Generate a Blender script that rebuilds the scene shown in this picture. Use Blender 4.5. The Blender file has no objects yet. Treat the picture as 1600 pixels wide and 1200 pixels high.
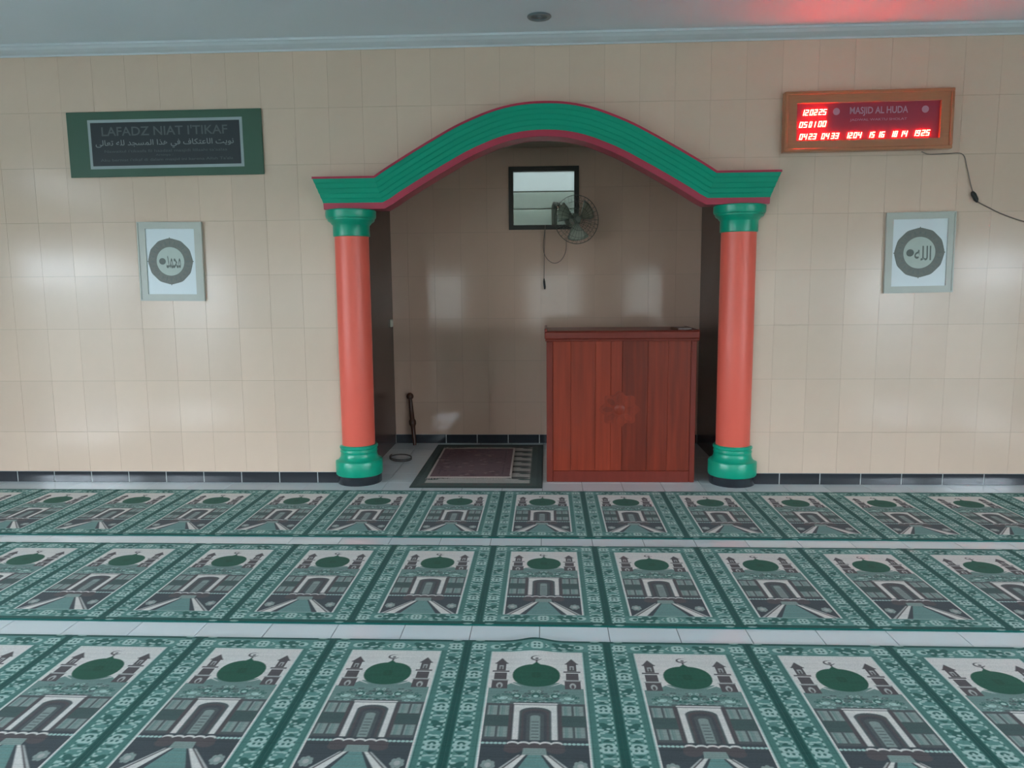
import bpy, math, random
import numpy as np
from mathutils import Matrix, Vector
random.seed(7)
np.random.seed(7)
sc = bpy.context.scene
C = sc.collection

# ------------------------------------------------------------------ camera
F_PX, PITCH, YAW, ROLL, DIST, EYE = 1178.96, .1278, -.0461, .0083, 5.6418, 1.4935
fw = np.array([math.sin(YAW)*math.cos(PITCH), math.cos(YAW)*math.cos(PITCH), -math.sin(PITCH)])
rt = np.array([math.cos(YAW), -math.sin(YAW), 0.])
dn = np.cross(fw, rt)
cr, sr = math.cos(ROLL), math.sin(ROLL)
rt, dn = cr*rt + sr*dn, -sr*rt + cr*dn
EYE_P = np.array([0, -DIST, EYE])
cam_d = bpy.data.cameras.new('camera')
cam = bpy.data.objects.new('camera', cam_d)
C.objects.link(cam)
cam_d.sensor_width = 36
cam_d.sensor_fit = 'HORIZONTAL'
cam_d.lens = F_PX*36/1600
cam_d.clip_start = .02
M = Matrix.Identity(4)
for i in range(3):
    M[i][0], M[i][1], M[i][2], M[i][3] = rt[i], -dn[i], -fw[i], EYE_P[i]
cam.matrix_world = M
sc.camera = cam

def at(u, v, axis=1, val=0.):
    """point where the ray through a photo pixel meets a world plane (wall or floor)"""
    d = rt*(u-800)/F_PX + dn*(v-600)/F_PX + fw
    return EYE_P + d*(val-EYE_P[axis])/d[axis]

# ------------------------------------------------------------------ sky and exposure
SKY = 1.0
w = bpy.data.worlds.new('overcast_sky')
sc.world = w
w.use_nodes = True
bg = w.node_tree.nodes['Background']
bg.inputs[0].default_value = (.76, .89, 1.0, 1)
bg.inputs[1].default_value = SKY
sc.view_settings.view_transform = 'Standard'
sc.view_settings.look = 'None'
sc.view_settings.gamma = 1
sc.view_settings.use_curve_mapping = False
sc.view_settings.exposure = 4.88
sc.cycles.use_denoising = True
sc.cycles.max_bounces = 12
sc.cycles.diffuse_bounces = 8
sc.cycles.sample_clamp_indirect = 6

# room dimensions (metres): front wall at y = 0, floor at z = 0
XL, XR, YR, ZC, ZW = -6.2, 5.8, -10.0, 3.26, 3.2
XC = -.017                 # centre of the arch
NB, NL, NR, NZ = 1.5, -1.46, 1.43, 2.76   # niche back, sides, ceiling
# windows: (side, a0, a1, z0, z1)
WIN = [('rear', -2.95, -2.0, .62, 1.9), ('rear', -.5, .85, .5, 1.9), ('rear', 1.95, 2.85, .62, 1.9),
       ('rear', -5.7, -4.3, .62, 1.9), ('rear', 4.1, 5.4, .62, 1.9),
       ('left', -5.6, -3.2, .05, 2.0), ('left', -9.3, -6.2, .05, 2.0), ('left', -5.5, -3.3, 2.74, 2.88),
       ('right', -5.8, -3.9, .05, 1.95), ('right', -9.3, -6.4, .05, 1.95)]
for s, a0, a1, z0, z1 in WIN:           # sky portals that fill the openings, only guide sampling
    l = bpy.data.lights.new('window_portal', 'AREA')
    l.shape = 'RECTANGLE'
    l.size, l.size_y = a1-a0, z1-z0
    l.cycles.is_portal = True
    o = bpy.data.objects.new('window_portal', l)
    C.objects.link(o)
    zc = (z0+z1)/2
    if s == 'rear':
        o.location = ((a0+a1)/2, YR-.05, zc); o.rotation_euler = (math.pi/2, 0, 0)
    elif s == 'left':
        o.location = (XL-.05, (a0+a1)/2, zc); o.rotation_euler = (math.pi/2, 0, -math.pi/2)
    else:
        o.location = (XR+.05, (a0+a1)/2, zc); o.rotation_euler = (math.pi/2, 0, math.pi/2)

# ------------------------------------------------------------------ materials
def lin(c):
    c = np.asarray(c, float)/255
    return np.where(c <= .04045, c/12.92, ((c+.055)/1.055)**2.4)

def mat(name, rgb, rough=.5, var=0., nscale=6., bump=0., bscale=60., metallic=0., coat=0., rnd=0.,
        stretch=None, world=False, emit=None, estr=0., alpha=1., trans=0., spec=.5, rvar=0.):
    m = bpy.data.materials.new(name)
    m.use_nodes = True
    nt = m.node_tree
    p = nt.nodes['Principled BSDF']
    col = tuple(lin(rgb)) + (1,)
    p.inputs['Base Color'].default_value = col
    p.inputs['Roughness'].default_value = rough
    p.inputs['Metallic'].default_value = metallic
    p.inputs['Coat Weight'].default_value = coat
    p.inputs['Coat Roughness'].default_value = .08
    p.inputs['Alpha'].default_value = alpha
    p.inputs['Transmission Weight'].default_value = trans
    p.inputs['Specular IOR Level'].default_value = spec
    if emit is not None:
        p.inputs['Emission Color'].default_value = tuple(lin(emit)) + (1,)
        p.inputs['Emission Strength'].default_value = estr
    tc = nt.nodes.new('ShaderNodeTexCoord')
    mp = nt.nodes.new('ShaderNodeMapping')
    nt.links.new(tc.outputs['Object'], mp.inputs['Vector'])
    if stretch:
        mp.inputs['Scale'].default_value = stretch
    if var or rnd:
        hsv = nt.nodes.new('ShaderNodeHueSaturation')
        hsv.inputs['Color'].default_value = col
        add = nt.nodes.new('ShaderNodeMath'); add.operation = 'ADD'
        n = nt.nodes.new('ShaderNodeTexNoise')
        n.inputs['Scale'].default_value = nscale
        n.inputs['Detail'].default_value = 5
        nt.links.new(mp.outputs[0], n.inputs['Vector'])
        mr = nt.nodes.new('ShaderNodeMapRange')
        mr.inputs[3].default_value = -var; mr.inputs[4].default_value = var
        nt.links.new(n.outputs[0], mr.inputs[0])
        oi = nt.nodes.new('ShaderNodeObjectInfo')
        mr2 = nt.nodes.new('ShaderNodeMapRange')
        mr2.inputs[3].default_value = 1-rnd; mr2.inputs[4].default_value = 1+rnd
        nt.links.new(oi.outputs['Random'], mr2.inputs[0])
        nt.links.new(mr.outputs[0], add.inputs[0]); nt.links.new(mr2.outputs[0], add.inputs[1])
        nt.links.new(add.outputs[0], hsv.inputs['Value'])
        nt.links.new(hsv.outputs[0], p.inputs['Base Color'])
    if bump:
        geo = nt.nodes.new('ShaderNodeNewGeometry')
        n2 = nt.nodes.new('ShaderNodeTexNoise')
        n2.inputs['Scale'].default_value = bscale
        n2.inputs['Detail'].default_value = 2
        nt.links.new(geo.outputs['Position'] if world else mp.outputs[0], n2.inputs['Vector'])
        b = nt.nodes.new('ShaderNodeBump')
        b.inputs['Strength'].default_value = 1
        b.inputs['Distance'].default_value = bump
        nt.links.new(n2.outputs[0], b.inputs['Height'])
        nt.links.new(b.outputs[0], p.inputs['Normal'])
    return m

def colour_mat(name, rough=.95, bump=.0015, bscale=400.):
    """woven cloth: yarn colours come from the mesh's colour layer"""
    m = mat(name, (128, 128, 128), rough, bump=bump, bscale=bscale, spec=.15)
    nt = m.node_tree
    a = nt.nodes.new('ShaderNodeVertexColor'); a.layer_name = 'yarn'
    nt.links.new(a.outputs[0], nt.nodes['Principled BSDF'].inputs['Base Color'])
    nt.nodes['Principled BSDF'].inputs['Sheen Weight'].default_value = .1
    return m

MT = dict(
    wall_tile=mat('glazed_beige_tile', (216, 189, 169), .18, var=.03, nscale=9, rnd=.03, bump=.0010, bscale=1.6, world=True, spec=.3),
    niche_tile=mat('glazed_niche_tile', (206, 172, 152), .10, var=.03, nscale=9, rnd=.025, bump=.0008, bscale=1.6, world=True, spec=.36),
    grout=mat('grey_grout', (172, 150, 130), .9),
    floor_grout=mat('floor_grout', (120, 128, 130), .9),
    floor_tile=mat('glazed_white_floor_tile', (228, 234, 238), .10, var=.03, rnd=.03, bump=.0006, bscale=2, world=True),
    base_tile=mat('black_skirting_tile', (50, 52, 57), .12, var=.12, nscale=14, rnd=.15),
    base_grout=mat('white_skirting_grout', (190, 192, 192), .8),
    plaster=mat('white_plaster', (206, 212, 216), .55, var=.02, nscale=3),
    side_paint=mat('tan_wall_paint', (150, 136, 118), .6, var=.03, nscale=3),
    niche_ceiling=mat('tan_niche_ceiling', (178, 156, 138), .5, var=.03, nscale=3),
    plain_carpet=mat('green_carpet', (70, 108, 100), .95, var=.15, nscale=20),
    ceiling=mat('semi_gloss_white_ceiling', (216, 224, 230), .6, var=.02, nscale=2, bump=.001, bscale=5, spec=.3),
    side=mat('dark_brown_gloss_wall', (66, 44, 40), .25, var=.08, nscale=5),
    green=mat('glossy_green_paint', (8, 158, 126), .28, var=.05, bump=.0008, bscale=30),
    pink=mat('glossy_crimson_paint', (178, 44, 72), .35, var=.05),
    salmon=mat('salmon_red_paint', (244, 106, 88), .4, var=.03, nscale=4),
    plinth=mat('black_gloss_paint', (40, 44, 50), .22, var=.15, nscale=12),
    wood=mat('red_lacquered_plank', (130, 46, 26), .40, var=.50, nscale=3.2, stretch=(10, 10, .55), rnd=.28, coat=.12, spec=.3),
    wood_frame=mat('red_lacquered_frame', (116, 42, 30), .4, var=.2, nscale=5, stretch=(6, 6, 1.2), coat=.12, spec=.3),
    wood_dark=mat('dark_turned_wood', (74, 40, 24), .4, var=.2, nscale=12),
    win_frame=mat('dark_stained_window_wood', (44, 36, 28), .45, var=.15),
    pane=mat('frosted_pane', (178, 186, 184), .35, trans=.5),
    louvre=mat('green_tinted_louvre_glass', (146, 156, 146), .25, trans=.45),
    white_frame=mat('white_window_frame', (222, 224, 222), .4),
    clock_frame=mat('varnished_clock_frame_wood', (176, 114, 78), .35, var=.12, nscale=10, stretch=(1, 6, 6), coat=.3),
    clock_panel=mat('smoked_red_acrylic', (150, 44, 66), .35, spec=.5),
    clock_print=mat('pale_printed_letters', (176, 140, 158), .6),
    led=mat('lit_red_led', (255, 120, 90), .4, emit=(255, 62, 44), estr=2.8),
    board_green=mat('green_vinyl', (56, 90, 72), .4, var=.08, nscale=3),
    board_dark=mat('slate_printed_panel', (34, 42, 48), .4, var=.08, nscale=5),
    board_line=mat('pale_grey_print', (156, 168, 170), .5),
    board_text=mat('silver_print', (84, 92, 92), .5),
    board_arabic=mat('pale_arabic_print', (132, 138, 138), .5),
    pic_frame=mat('pale_silver_picture_frame', (176, 176, 166), .35, var=.05, nscale=8),
    pic_paper=mat('white_print_paper', (206, 213, 215), .3),
    pic_ring=mat('grey_green_print_ring', (98, 100, 92), .4, var=.22, nscale=40),
    pic_disc=mat('pale_green_print_disc', (172, 182, 172), .4, var=.06, nscale=20),
    pic_ink=mat('dark_print_ink', (92, 98, 92), .5),
    black=mat('black_plastic', (34, 33, 34), .45),
    dim_metal=mat('dull_downlight_metal', (128, 138, 144), .35, metallic=.6),
    fan_green=mat('grey_green_fan_plastic', (190, 198, 182), .3, trans=.8),
    fan_grey=mat('grey_fan_plastic', (122, 126, 112), .4),
    fan_wire=mat('thin_fan_wire', (96, 100, 90), .4, metallic=.4),
    cord=mat('grey_brown_cord', (118, 104, 96), .6),
    switch=mat('ivory_switch', (214, 206, 190), .4),
    fringe=mat('cream_fringe_yarn', (206, 192, 184), .95),
    ground=mat('outdoor_ground', (92, 96, 92), .95, var=.2, nscale=1),
    added_wall=mat('added_outdoor_wall', (176, 176, 170), .9, var=.05, nscale=1),  # for the walls added outside to cut daylight
    carpet=colour_mat('prayer_carpet_pile'),
    rug=colour_mat('woven_rug_pile'),
)

# ------------------------------------------------------------------ mesh helpers
def link(name, me, parent=None, m=None, loc=None, smooth=False):
    o = bpy.data.objects.new(name, me)
    C.objects.link(o)
    if m is not None and me is not None and not me.materials:
        me.materials.append(m if not isinstance(m, str) else MT[m])
    if parent is not None:
        o.parent = parent
    if loc is not None:
        o.location = loc
    if smooth and me is not None:
        me.shade_smooth()
    return o

def tag(o, label, cat, group=None):
    o['label'] = label
    o['category'] = cat
    if group: o['group'] = group
    return o

def struct(o, label=None):
    o['kind'] = 'structure'
    if label: o['label'] = label
    return o

def empty(name, loc=(0, 0, 0), rot=(0, 0, 0)):
    o = bpy.data.objects.new(name, None)
    C.objects.link(o)
    o.empty_display_size = .1
    o.location = loc; o.rotation_euler = rot
    return o

class MB:
    def __init__(s): s.v, s.f = [], []
    def add(s, v, f):
        n = len(s.v); s.v += [tuple(map(float, p)) for p in v]; s.f += [tuple(i+n for i in q) for q in f]; return s
    def box(s, x0, x1, y0, y1, z0, z1, b=0.):
        if b <= 0:
            v = [(x, y, z) for z in (z0, z1) for y in (y0, y1) for x in (x0, x1)]
            return s.add(v, [(0, 2, 3, 1), (4, 5, 7, 6), (0, 1, 5, 4), (2, 6, 7, 3), (0, 4, 6, 2), (1, 3, 7, 5)])
        v = []
        for dx, dy, dz in ((b, b, 0), (b, 0, b), (0, b, b)):
            for z in (z0+dz, z1-dz):
                for y in (y0+dy, y1-dy):
                    for x in (x0+dx, x1-dx):
                        v.append((x, y, z))
        import itertools
        me = None
        s.add(*hull(v)); return s
    def tube(s, pts, r, n=8, close=False):
        pts = [np.asarray(p, float) for p in pts]
        rs = r if hasattr(r, '__len__') else [r]*len(pts)
        k = len(pts); rings = []
        up = None
        for i, p in enumerate(pts):
            a = pts[(i-1) % k] if (i > 0 or close) else p
            b = pts[(i+1) % k] if (i < k-1 or close) else p
            t = b-a; t = t/np.linalg.norm(t)
            if up is None:
                up = np.array([0, 0, 1.]) if abs(t[2]) < .9 else np.array([1., 0, 0])
            e1 = up - t*(up@t); e1 /= np.linalg.norm(e1); up = e1
            e2 = np.cross(t, e1)
            rings.append([p+rs[i]*(math.cos(q)*e1+math.sin(q)*e2) for q in np.arange(n)*2*math.pi/n])
        v = [p for rg in rings for p in rg]; f = []
        for i in range(k if close else k-1):
            j = (i+1) % k
            for a in range(n):
                b = (a+1) % n
                f.append((i*n+a, i*n+b, j*n+b, j*n+a))
        if not close:
            f += [tuple(range(n))[::-1], tuple((k-1)*n+a for a in range(n))]
        return s.add(v, f)
    def lathe(s, prof, n=48, c=(0, 0), axis='z', caps=True):
        v, f = [], []
        for r, z in prof:
            for a in np.arange(n)*2*math.pi/n:
                v.append((c[0]+r*math.cos(a), c[1]+r*math.sin(a), z))
        k = len(prof)
        for i in range(k-1):
            for a in range(n):
                b = (a+1) % n
                f.append((i*n+a, i*n+b, (i+1)*n+b, (i+1)*n+a))
        if caps:
            f += [tuple(range(n))[::-1], tuple((k-1)*n+a for a in range(n))]
        if axis == 'y':      # axis along -y (towards the viewer)
            v = [(x, -z, y) for x, y, z in v]
        return s.add(v, f)
    def prism(s, poly, y0, y1):
        """polygon of (x, z) points given anticlockwise as seen from the front, from depth y0 (front) to y1 (back)"""
        n = len(poly)
        v = [(x, y0, z) for x, z in poly] + [(x, y1, z) for x, z in poly]
        f = [tuple(range(n)), tuple(range(2*n-1, n-1, -1))]
        f += [((i+1) % n, i, i+n, (i+1) % n+n) for i in range(n)]
        return s.add(v, f)
    def mesh(s, name):
        me = bpy.data.meshes.new(name)
        me.from_pydata(s.v, [], s.f); me.update()
        return me
    def build(s, name, m, parent=None, loc=None, smooth=False):
        o = link(name, s.mesh(name), parent, m, loc)
        if smooth:
            o.data.shade_smooth()
            o.data.set_sharp_from_angle(angle=math.radians(35))
        return o

def hull(v):
    import bmesh
    bm = bmesh.new()
    for p in v: bm.verts.new(p)
    bmesh.ops.convex_hull(bm, input=bm.verts)
    bmesh.ops.dissolve_limit(bm, angle_limit=.01, verts=bm.verts, edges=bm.edges)
    bm.verts.index_update()
    vv = [tuple(p.co) for p in bm.verts]; ff = [tuple(q.index for q in p.verts) for p in bm.faces]
    bm.free()
    return vv, ff

def tile_mesh(name, wx, wz, t, b, m):
    """one tile: width wx, height wz, thickness t towards -y, chamfer b"""
    x, z = wx/2, wz/2
    v = [(-x, 0, -z), (x, 0, -z), (x, 0, z), (-x, 0, z), (-x, -t+b, -z), (x, -t+b, -z), (x, -t+b, z), (-x, -t+b, z),
         (-x+b, -t, -z+b), (x-b, -t, -z+b), (x-b, -t, z-b), (-x+b, -t, z-b)]
    f = [(8, 9, 10, 11)]
    for i in range(4):
        j = (i+1) % 4
        f += [(i, j, j+4, i+4), (i+4, j+4, j+8, i+8)]
    f.append((3, 2, 1, 0))
    me = bpy.data.meshes.new(name); me.from_pydata(v, [], f); me.update(); me.materials.append(MT[m])
    return me

def text_mesh(body, width=None, height=None, bold=0., depth=.0006):
    cu = bpy.data.curves.new('lettering', 'FONT')
    cu.body = body; cu.size = 1; cu.offset = bold; cu.resolution_u = 3
    o = bpy.data.objects.new('lettering', cu)
    C.objects.link(o)
    bpy.context.view_layer.update()
    me = bpy.data.meshes.new_from_object(o.evaluated_get(bpy.context.evaluated_depsgraph_get()))
    bpy.data.objects.remove(o); bpy.data.curves.remove(cu)
    co = np.array([v.co[:] for v in me.vertices])
    lo, hi = co.min(0), co.max(0)
    sx = width/(hi[0]-lo[0]) if width else None
    sy = height/(hi[1]-lo[1]) if height else None
    sx = sx or sy; sy = sy or sx
    c = (lo+hi)/2
    for v in me.vertices:
        v.co = ((v.co[0]-c[0])*sx, 0, (v.co[1]-c[1])*sy)
    me.materials.clear()
    return me

def words(me, gap):
    """split lettering into one mesh per word"""
    import bmesh
    par = list(range(len(me.vertices)))
    def find(i):
        while par[i] != i:
            par[i] = par[par[i]]; i = par[i]
        return i
    for e in me.edges:
        a, b = find(e.vertices[0]), find(e.vertices[1])
        par[a] = b
    isl = {}
    for v in me.vertices: isl.setdefault(find(v.index), []).append(v.index)
    co = [v.co.copy() for v in me.vertices]
    spans = sorted((min(co[i][0] for i in q), max(co[i][0] for i in q), k) for k, q in isl.items())
    groups, end = [], None
    for a, b, k in spans:
        if end is None or a-end > gap: groups.append([]); end = b
        groups[-1].append(k); end = max(end, b)
    out = []
    for g in groups:
        ids = [i for k in g for i in isl[k]]; mp = {i: n for n, i in enumerate(ids)}
        m = bpy.data.meshes.new('word')
        m.from_pydata([co[i] for i in ids], [], [[mp[i] for i in p.vertices] for p in me.polygons if p.vertices[0] in mp])
        m.update(); out.append(m)
    return out

# ------------------------------------------------------------------ room shell
def wall_holes(name, side, a0, a1, z1, holes, th=.18, z0=0.):
    """wall with rectangular holes, built from a grid of boxes, inner face on the room side"""
    xs = sorted({a0, a1, *[h for q in holes for h in q[:2]]})
    zs = sorted({z0, z1, *[h for q in holes for h in q[2:]]})
    mb = MB()
    for i in range(len(xs)-1):
        for j in range(len(zs)-1):
            xm, zm = (xs[i]+xs[i+1])/2, (zs[j]+zs[j+1])/2
            if any(q[0] < xm < q[1] and q[2] < zm < q[3] for q in holes): continue
            p = (xs[i], xs[i+1]); r = (zs[j], zs[j+1])
            if side == 'rear': mb.box(*p, YR-th, YR, *r)
            elif side == 'left': mb.box(XL-th, XL, *p, *r)
            elif side == 'right': mb.box(XR, XR+th, *p, *r)
            elif side == 'niche': mb.box(*p, NB, NB+th, *r)
    return mb

for s in ('rear', 'left', 'right'):
    hs = [q[1:] for q in WIN if q[0] == s]
    a = (XL-.18, XR+.18) if s == 'rear' else (YR, .18)
    struct(wall_holes('wall_'+s, s, *a, ZC, hs).build('wall_'+s, 'side_paint'))
nwin = 1
def room_window(s, a0, a1, z0, z1, n):
    e = empty('window_%d' % n)
    struct(e, 'plain white framed side window')
    fr = MB()
    def bx(p0, p1, q0, q1, t=.03):
        if s == 'rear': fr.box(p0, p1, YR-.1, YR-.1+2*t, q0, q1)
        elif s == 'left': fr.box(XL-.1, XL-.1+2*t, p0, p1, q0, q1)
        else: fr.box(XR+.1-2*t, XR+.1, p0, p1, q0, q1)
    d = .05 if z1-z0 > 1 else .02
    bx(a0, a0+d, z0, z1); bx(a1-d, a1, z0, z1); bx(a0+d, a1-d, z0, z0+d); bx(a0+d, a1-d, z1-d, z1)
    fr.build('window_frame', 'white_frame', e)
    k = max(2, round((a1-a0)/.6))
    for i in range(1, k):
        fr = MB()
        c = a0+(a1-a0)*i/k
        bx(c-.03, c+.03, z0+d, z1-d, .02)
        fr.build('mullion', 'white_frame', e)
    fr = MB()
    if z1-z0 > 1:
        bx(a0+d, a1-d, z1-.5, z1-.45, .015)
        fr.build('transom_bar', 'white_frame', e)
for q in WIN:
    room_window(*q, nwin); nwin += 1

struct(MB().box(XL-.18, XR+.18, YR-.18, .25, ZC, ZC+.12).build('ceiling', 'ceiling'))
tag(MB().box(-40, 40, -45, 45, -.35, -.25).build('ground', 'ground'), 'bare outdoor ground around the building', 'ground')['kind'] = 'structure'

# arch curve: lower edge of the green band, half width -> height
AK = [(0, 2.610), (.08, 2.608), (.16, 2.601), (.30, 2.572), (.44, 2.519), (.56, 2.468), (.67, 2.408), (.79, 2.342), (.904, 2.277), (1.02, 2.208), (1.176, 2.115)]
AKx, AKz = np.array([p[0] for p in AK]), np.array([p[1] for p in AK])
def arch_z(x):
    a = abs(x-XC)
    return float(np.interp(a, AKx, AKz)) if a < AKx[-1] else 2.115
def open_top(x):
    return arch_z(x)-.03

# front wall with arched opening, 0.15 m thick
samples = [NL] + [XC-1.176 + i*2.352/48 for i in range(49)] + [NR]
mb = MB()
mb.box(XL, NL, 0, .15, 0, ZC); mb.box(NR, XR, 0, .15, 0, ZC)
for a, b in zip(samples[:-1], samples[1:]):
    za, zb = open_top(a), open_top(b)
    mb.add([(a, 0, za), (b, 0, zb), (b, 0, ZC), (a, 0, ZC), (a, .15, za), (b, .15, zb), (b, .15, ZC), (a, .15, ZC)],
           [(0, 1, 2, 3), (7, 6, 5, 4), (0, 4, 5, 1)])
wall_front = struct(mb.build('wall_front', 'grout'))

def place_tile(me, parent, x, y, z, tilt=.0005):
    o = link('wall_tile', me, parent)
    o.location = (x, y, z)
    o.rotation_euler = (random.gauss(0, tilt), 0, random.gauss(0, tilt))
    return o

TW, TH, TT = .25, .40, .003
G = .0016
GV = .0009
full = tile_mesh('wall_tile', TW-GV, TH-G, TT, .0004, 'wall_tile')
low = tile_mesh('wall_tile', TW-GV, TH-.085-G, TT, .0004, 'wall_tile')
x0 = -1.8305 - TW*12
cols = int((4.5-x0)/TW)
def clipped(xs0, xs1, z0, z1):
    """tile cut along the arch: bottom edge follows the opening"""
    zt = lambda x: open_top(x) if NL < x < NR else 0.
    eps = 1e-4
    xs = sorted({xs0, xs1, *[min(max(t, xs0), xs1) for t in (NL-eps, NL+eps, NR-eps, NR+eps)], *np.linspace(xs0, xs1, 9)})
    xs = [x for x in xs if max(zt(x), z0) < z1-.004]
    if len(xs) < 2: return None
    bot = [(x, max(z0, zt(x))) for x in xs]
    return bot + [(xs[-1], z1), (xs[0], z1)]
for c in range(cols):
    xa, xb = x0+c*TW+GV/2, x0+(c+1)*TW-GV/2
    for r in range(8):
        z0, z1 = r*TH+G/2, (r+1)*TH-G/2
        if r == 0: z0 = .085+G/2
        xm = (xa+xb)/2
        tops = [open_top(x) if NL < x < NR else 0 for x in np.linspace(xa, xb, 7)]
        if max(tops) <= z0:
            place_tile(low if r == 0 else full, wall_front, xm, 0, (z0+z1)/2)
            continue
        if min(tops) >= z1: continue
        poly = clipped(xa, xb, z0, z1)
        if poly is None or max(p[0] for p in poly)-min(p[0] for p in poly) < .01: continue
        MB().prism(poly, -TT, 0).build('wall_tile', 'wall_tile', wall_front)
# far ends of the wall, outside the picture: one plain tiled field
mb = MB()
for xa, xb in ((XL, x0), (x0+cols*TW, XR)):
    n = int((xb-xa)/TW)+1
    for i in range(n):
        a, b = xa+i*(xb-xa)/n, xa+(i+1)*(xb-xa)/n
        for r in range(8):
            mb.box(a+G/2, b-G/2, -TT, 0, max(.087, r*TH+G/2), (r+1)*TH-G/2)
o = mb.build('tile_field', 'wall_tile', wall_front); o['kind'] = 'stuff'

# cornice between wall and ceiling
prof = [(0, 3.196), (-.012, 3.196), (-.016, 3.206), (-.045, 3.214), (-.075, 3.226), (-.095, 3.242), (-.102, 3.244), (-.106, 3.259), (0, 3.259)]
v = [(x, y, z) for x in (XL, XR) for y, z in prof]
k = len(prof)
me = MB().add(v, [(i, i+1, i+1+k, i+k) for i in range(k-1)] + [tuple(range(k)), tuple(range(2*k-1, k-1, -1))])
struct(me.build('trim_1', 'plaster'), 'white moulded cornice between tiled wall and ceiling')

# baseboards of black tiles
bb = tile_mesh('baseboard_tile', .3-.007, .083, .008, .001, 'base_tile')
def baseboard(name, xs, grp):
    a, b = min(xs), max(xs)
    o = struct(MB().box(a, b, -.006, 0, 0, .085).build(name, 'base_grout'), grp)
    for p, q in zip(xs[:-1], xs[1:]):
        if q-p > .29:
            link('baseboard_tile', bb, o, loc=((p+q)/2, -.001, .0425))
        else:
            link('baseboard_tile', tile_mesh('baseboard_tile', q-p-.007, .083, .008, .001, 'base_tile'), o, loc=((p+q)/2, -.001, .0425))
    return o
jl = [-3.8732+.3*k for k in range(-3, 8)] + [-1.60]
jr = [1.5] + [1.7511+.3*k for k in range(0, 10)]
baseboard('baseboard_left', jl, 'black tile skirting left of the arch')
baseboard('baseboard_right', jr, 'black tile skirting right of the arch')

# niche
struct_win = (-.345, .302, 2.02, 2.59)
wall_back = struct(wall_holes('wall_niche_back', 'niche', NL-.1, NR+.1, NZ+.1, [struct_win], .14).build('wall_niche_back', 'grout'))
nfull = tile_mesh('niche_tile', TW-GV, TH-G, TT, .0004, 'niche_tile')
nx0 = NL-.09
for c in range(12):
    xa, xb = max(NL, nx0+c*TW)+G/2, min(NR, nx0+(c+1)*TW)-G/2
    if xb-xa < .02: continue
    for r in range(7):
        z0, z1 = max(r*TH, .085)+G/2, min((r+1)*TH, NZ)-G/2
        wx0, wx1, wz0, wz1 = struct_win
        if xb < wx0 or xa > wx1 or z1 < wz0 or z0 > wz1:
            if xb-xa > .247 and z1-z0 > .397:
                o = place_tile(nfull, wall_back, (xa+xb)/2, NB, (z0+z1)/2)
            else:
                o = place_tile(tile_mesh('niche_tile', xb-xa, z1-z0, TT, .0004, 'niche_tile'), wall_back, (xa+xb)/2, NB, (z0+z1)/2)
        else:
            mb = MB()
            if xa < wx0: mb.box(xa, wx0, NB-TT, NB, z0, z1)
            if xb > wx1: mb.box(wx1, xb, NB-TT, NB, z0, z1)
            ca, cb = max(xa, wx0), min(xb, wx1)
            if z0 < wz0: mb.box(ca, cb, NB-TT, NB, z0, wz0)
            if z1 > wz1: mb.box(ca, cb, NB-TT, NB, wz1, z1)
            if not mb.v: continue
            o = mb.build('niche_tile', 'niche_tile', wall_back)
        o.name = 'niche_tile'
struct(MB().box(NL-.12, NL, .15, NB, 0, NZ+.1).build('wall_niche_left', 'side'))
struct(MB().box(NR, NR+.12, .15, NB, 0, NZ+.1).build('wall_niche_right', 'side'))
struct(MB().box(NL-.12, NR+.12, .15, NB+.14, NZ, NZ+.1).build('ceiling_niche', 'niche_ceiling'))
o = baseboard('baseboard_niche', [NL] + [NL+.19+.3*k for k in range(9)] + [NR], 'black tile skirting at the back of the niche')
o.location = (0, NB, 0)
o.data.transform(Matrix.Identity(4))

# floor: slab, single tiles where they show, one field elsewhere
FT = .3
floor = struct(MB().box(XL-.18, XR+.18, YR-.18, NB+.1, -.15, -.005).build('floor', 'floor_grout'))
fm = tile_mesh('floor_tile', FT-.0035, FT-.0035, .0055, .001, 'floor_tile')
fx0 = .267 - FT*15
field = MB()
show = {0: 1, -1: 1, -5: 1, -9: 1}
for i in range(-6, 34):
    xa = fx0+i*FT
    for j in range(-37, 5):
        ya = j*FT
        if ya+FT > NB+.01: continue
        if xa < XL-.2 or xa+FT > XR+.2: continue
        if j >= 0 and (xa+FT < NL or xa > NR): continue
        vis = (j >= 0) or (j in show and -4.3 < xa < 3.9)
        if vis:
            o = link('floor_tile', fm, floor, loc=(xa+FT/2, ya+FT/2, -.0055))
            o.rotation_euler = (-math.pi/2+random.gauss(0, .0012), random.gauss(0, .0012), 0)
        else:
            field.box(xa+.002, xa+FT-.002, ya+.002, ya+FT-.002, -.0055, 0)
o = field.build('tile_field', 'floor_tile', floor); o['kind'] = 'stuff'
# the rest of the hall behind the viewer is carpeted too
o = MB().box(XL+.3, XR-.3, YR+.3, -3.85, .0005, .008).build('carpet_field', 'plain_carpet', floor); o['kind'] = 'stuff'

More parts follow.
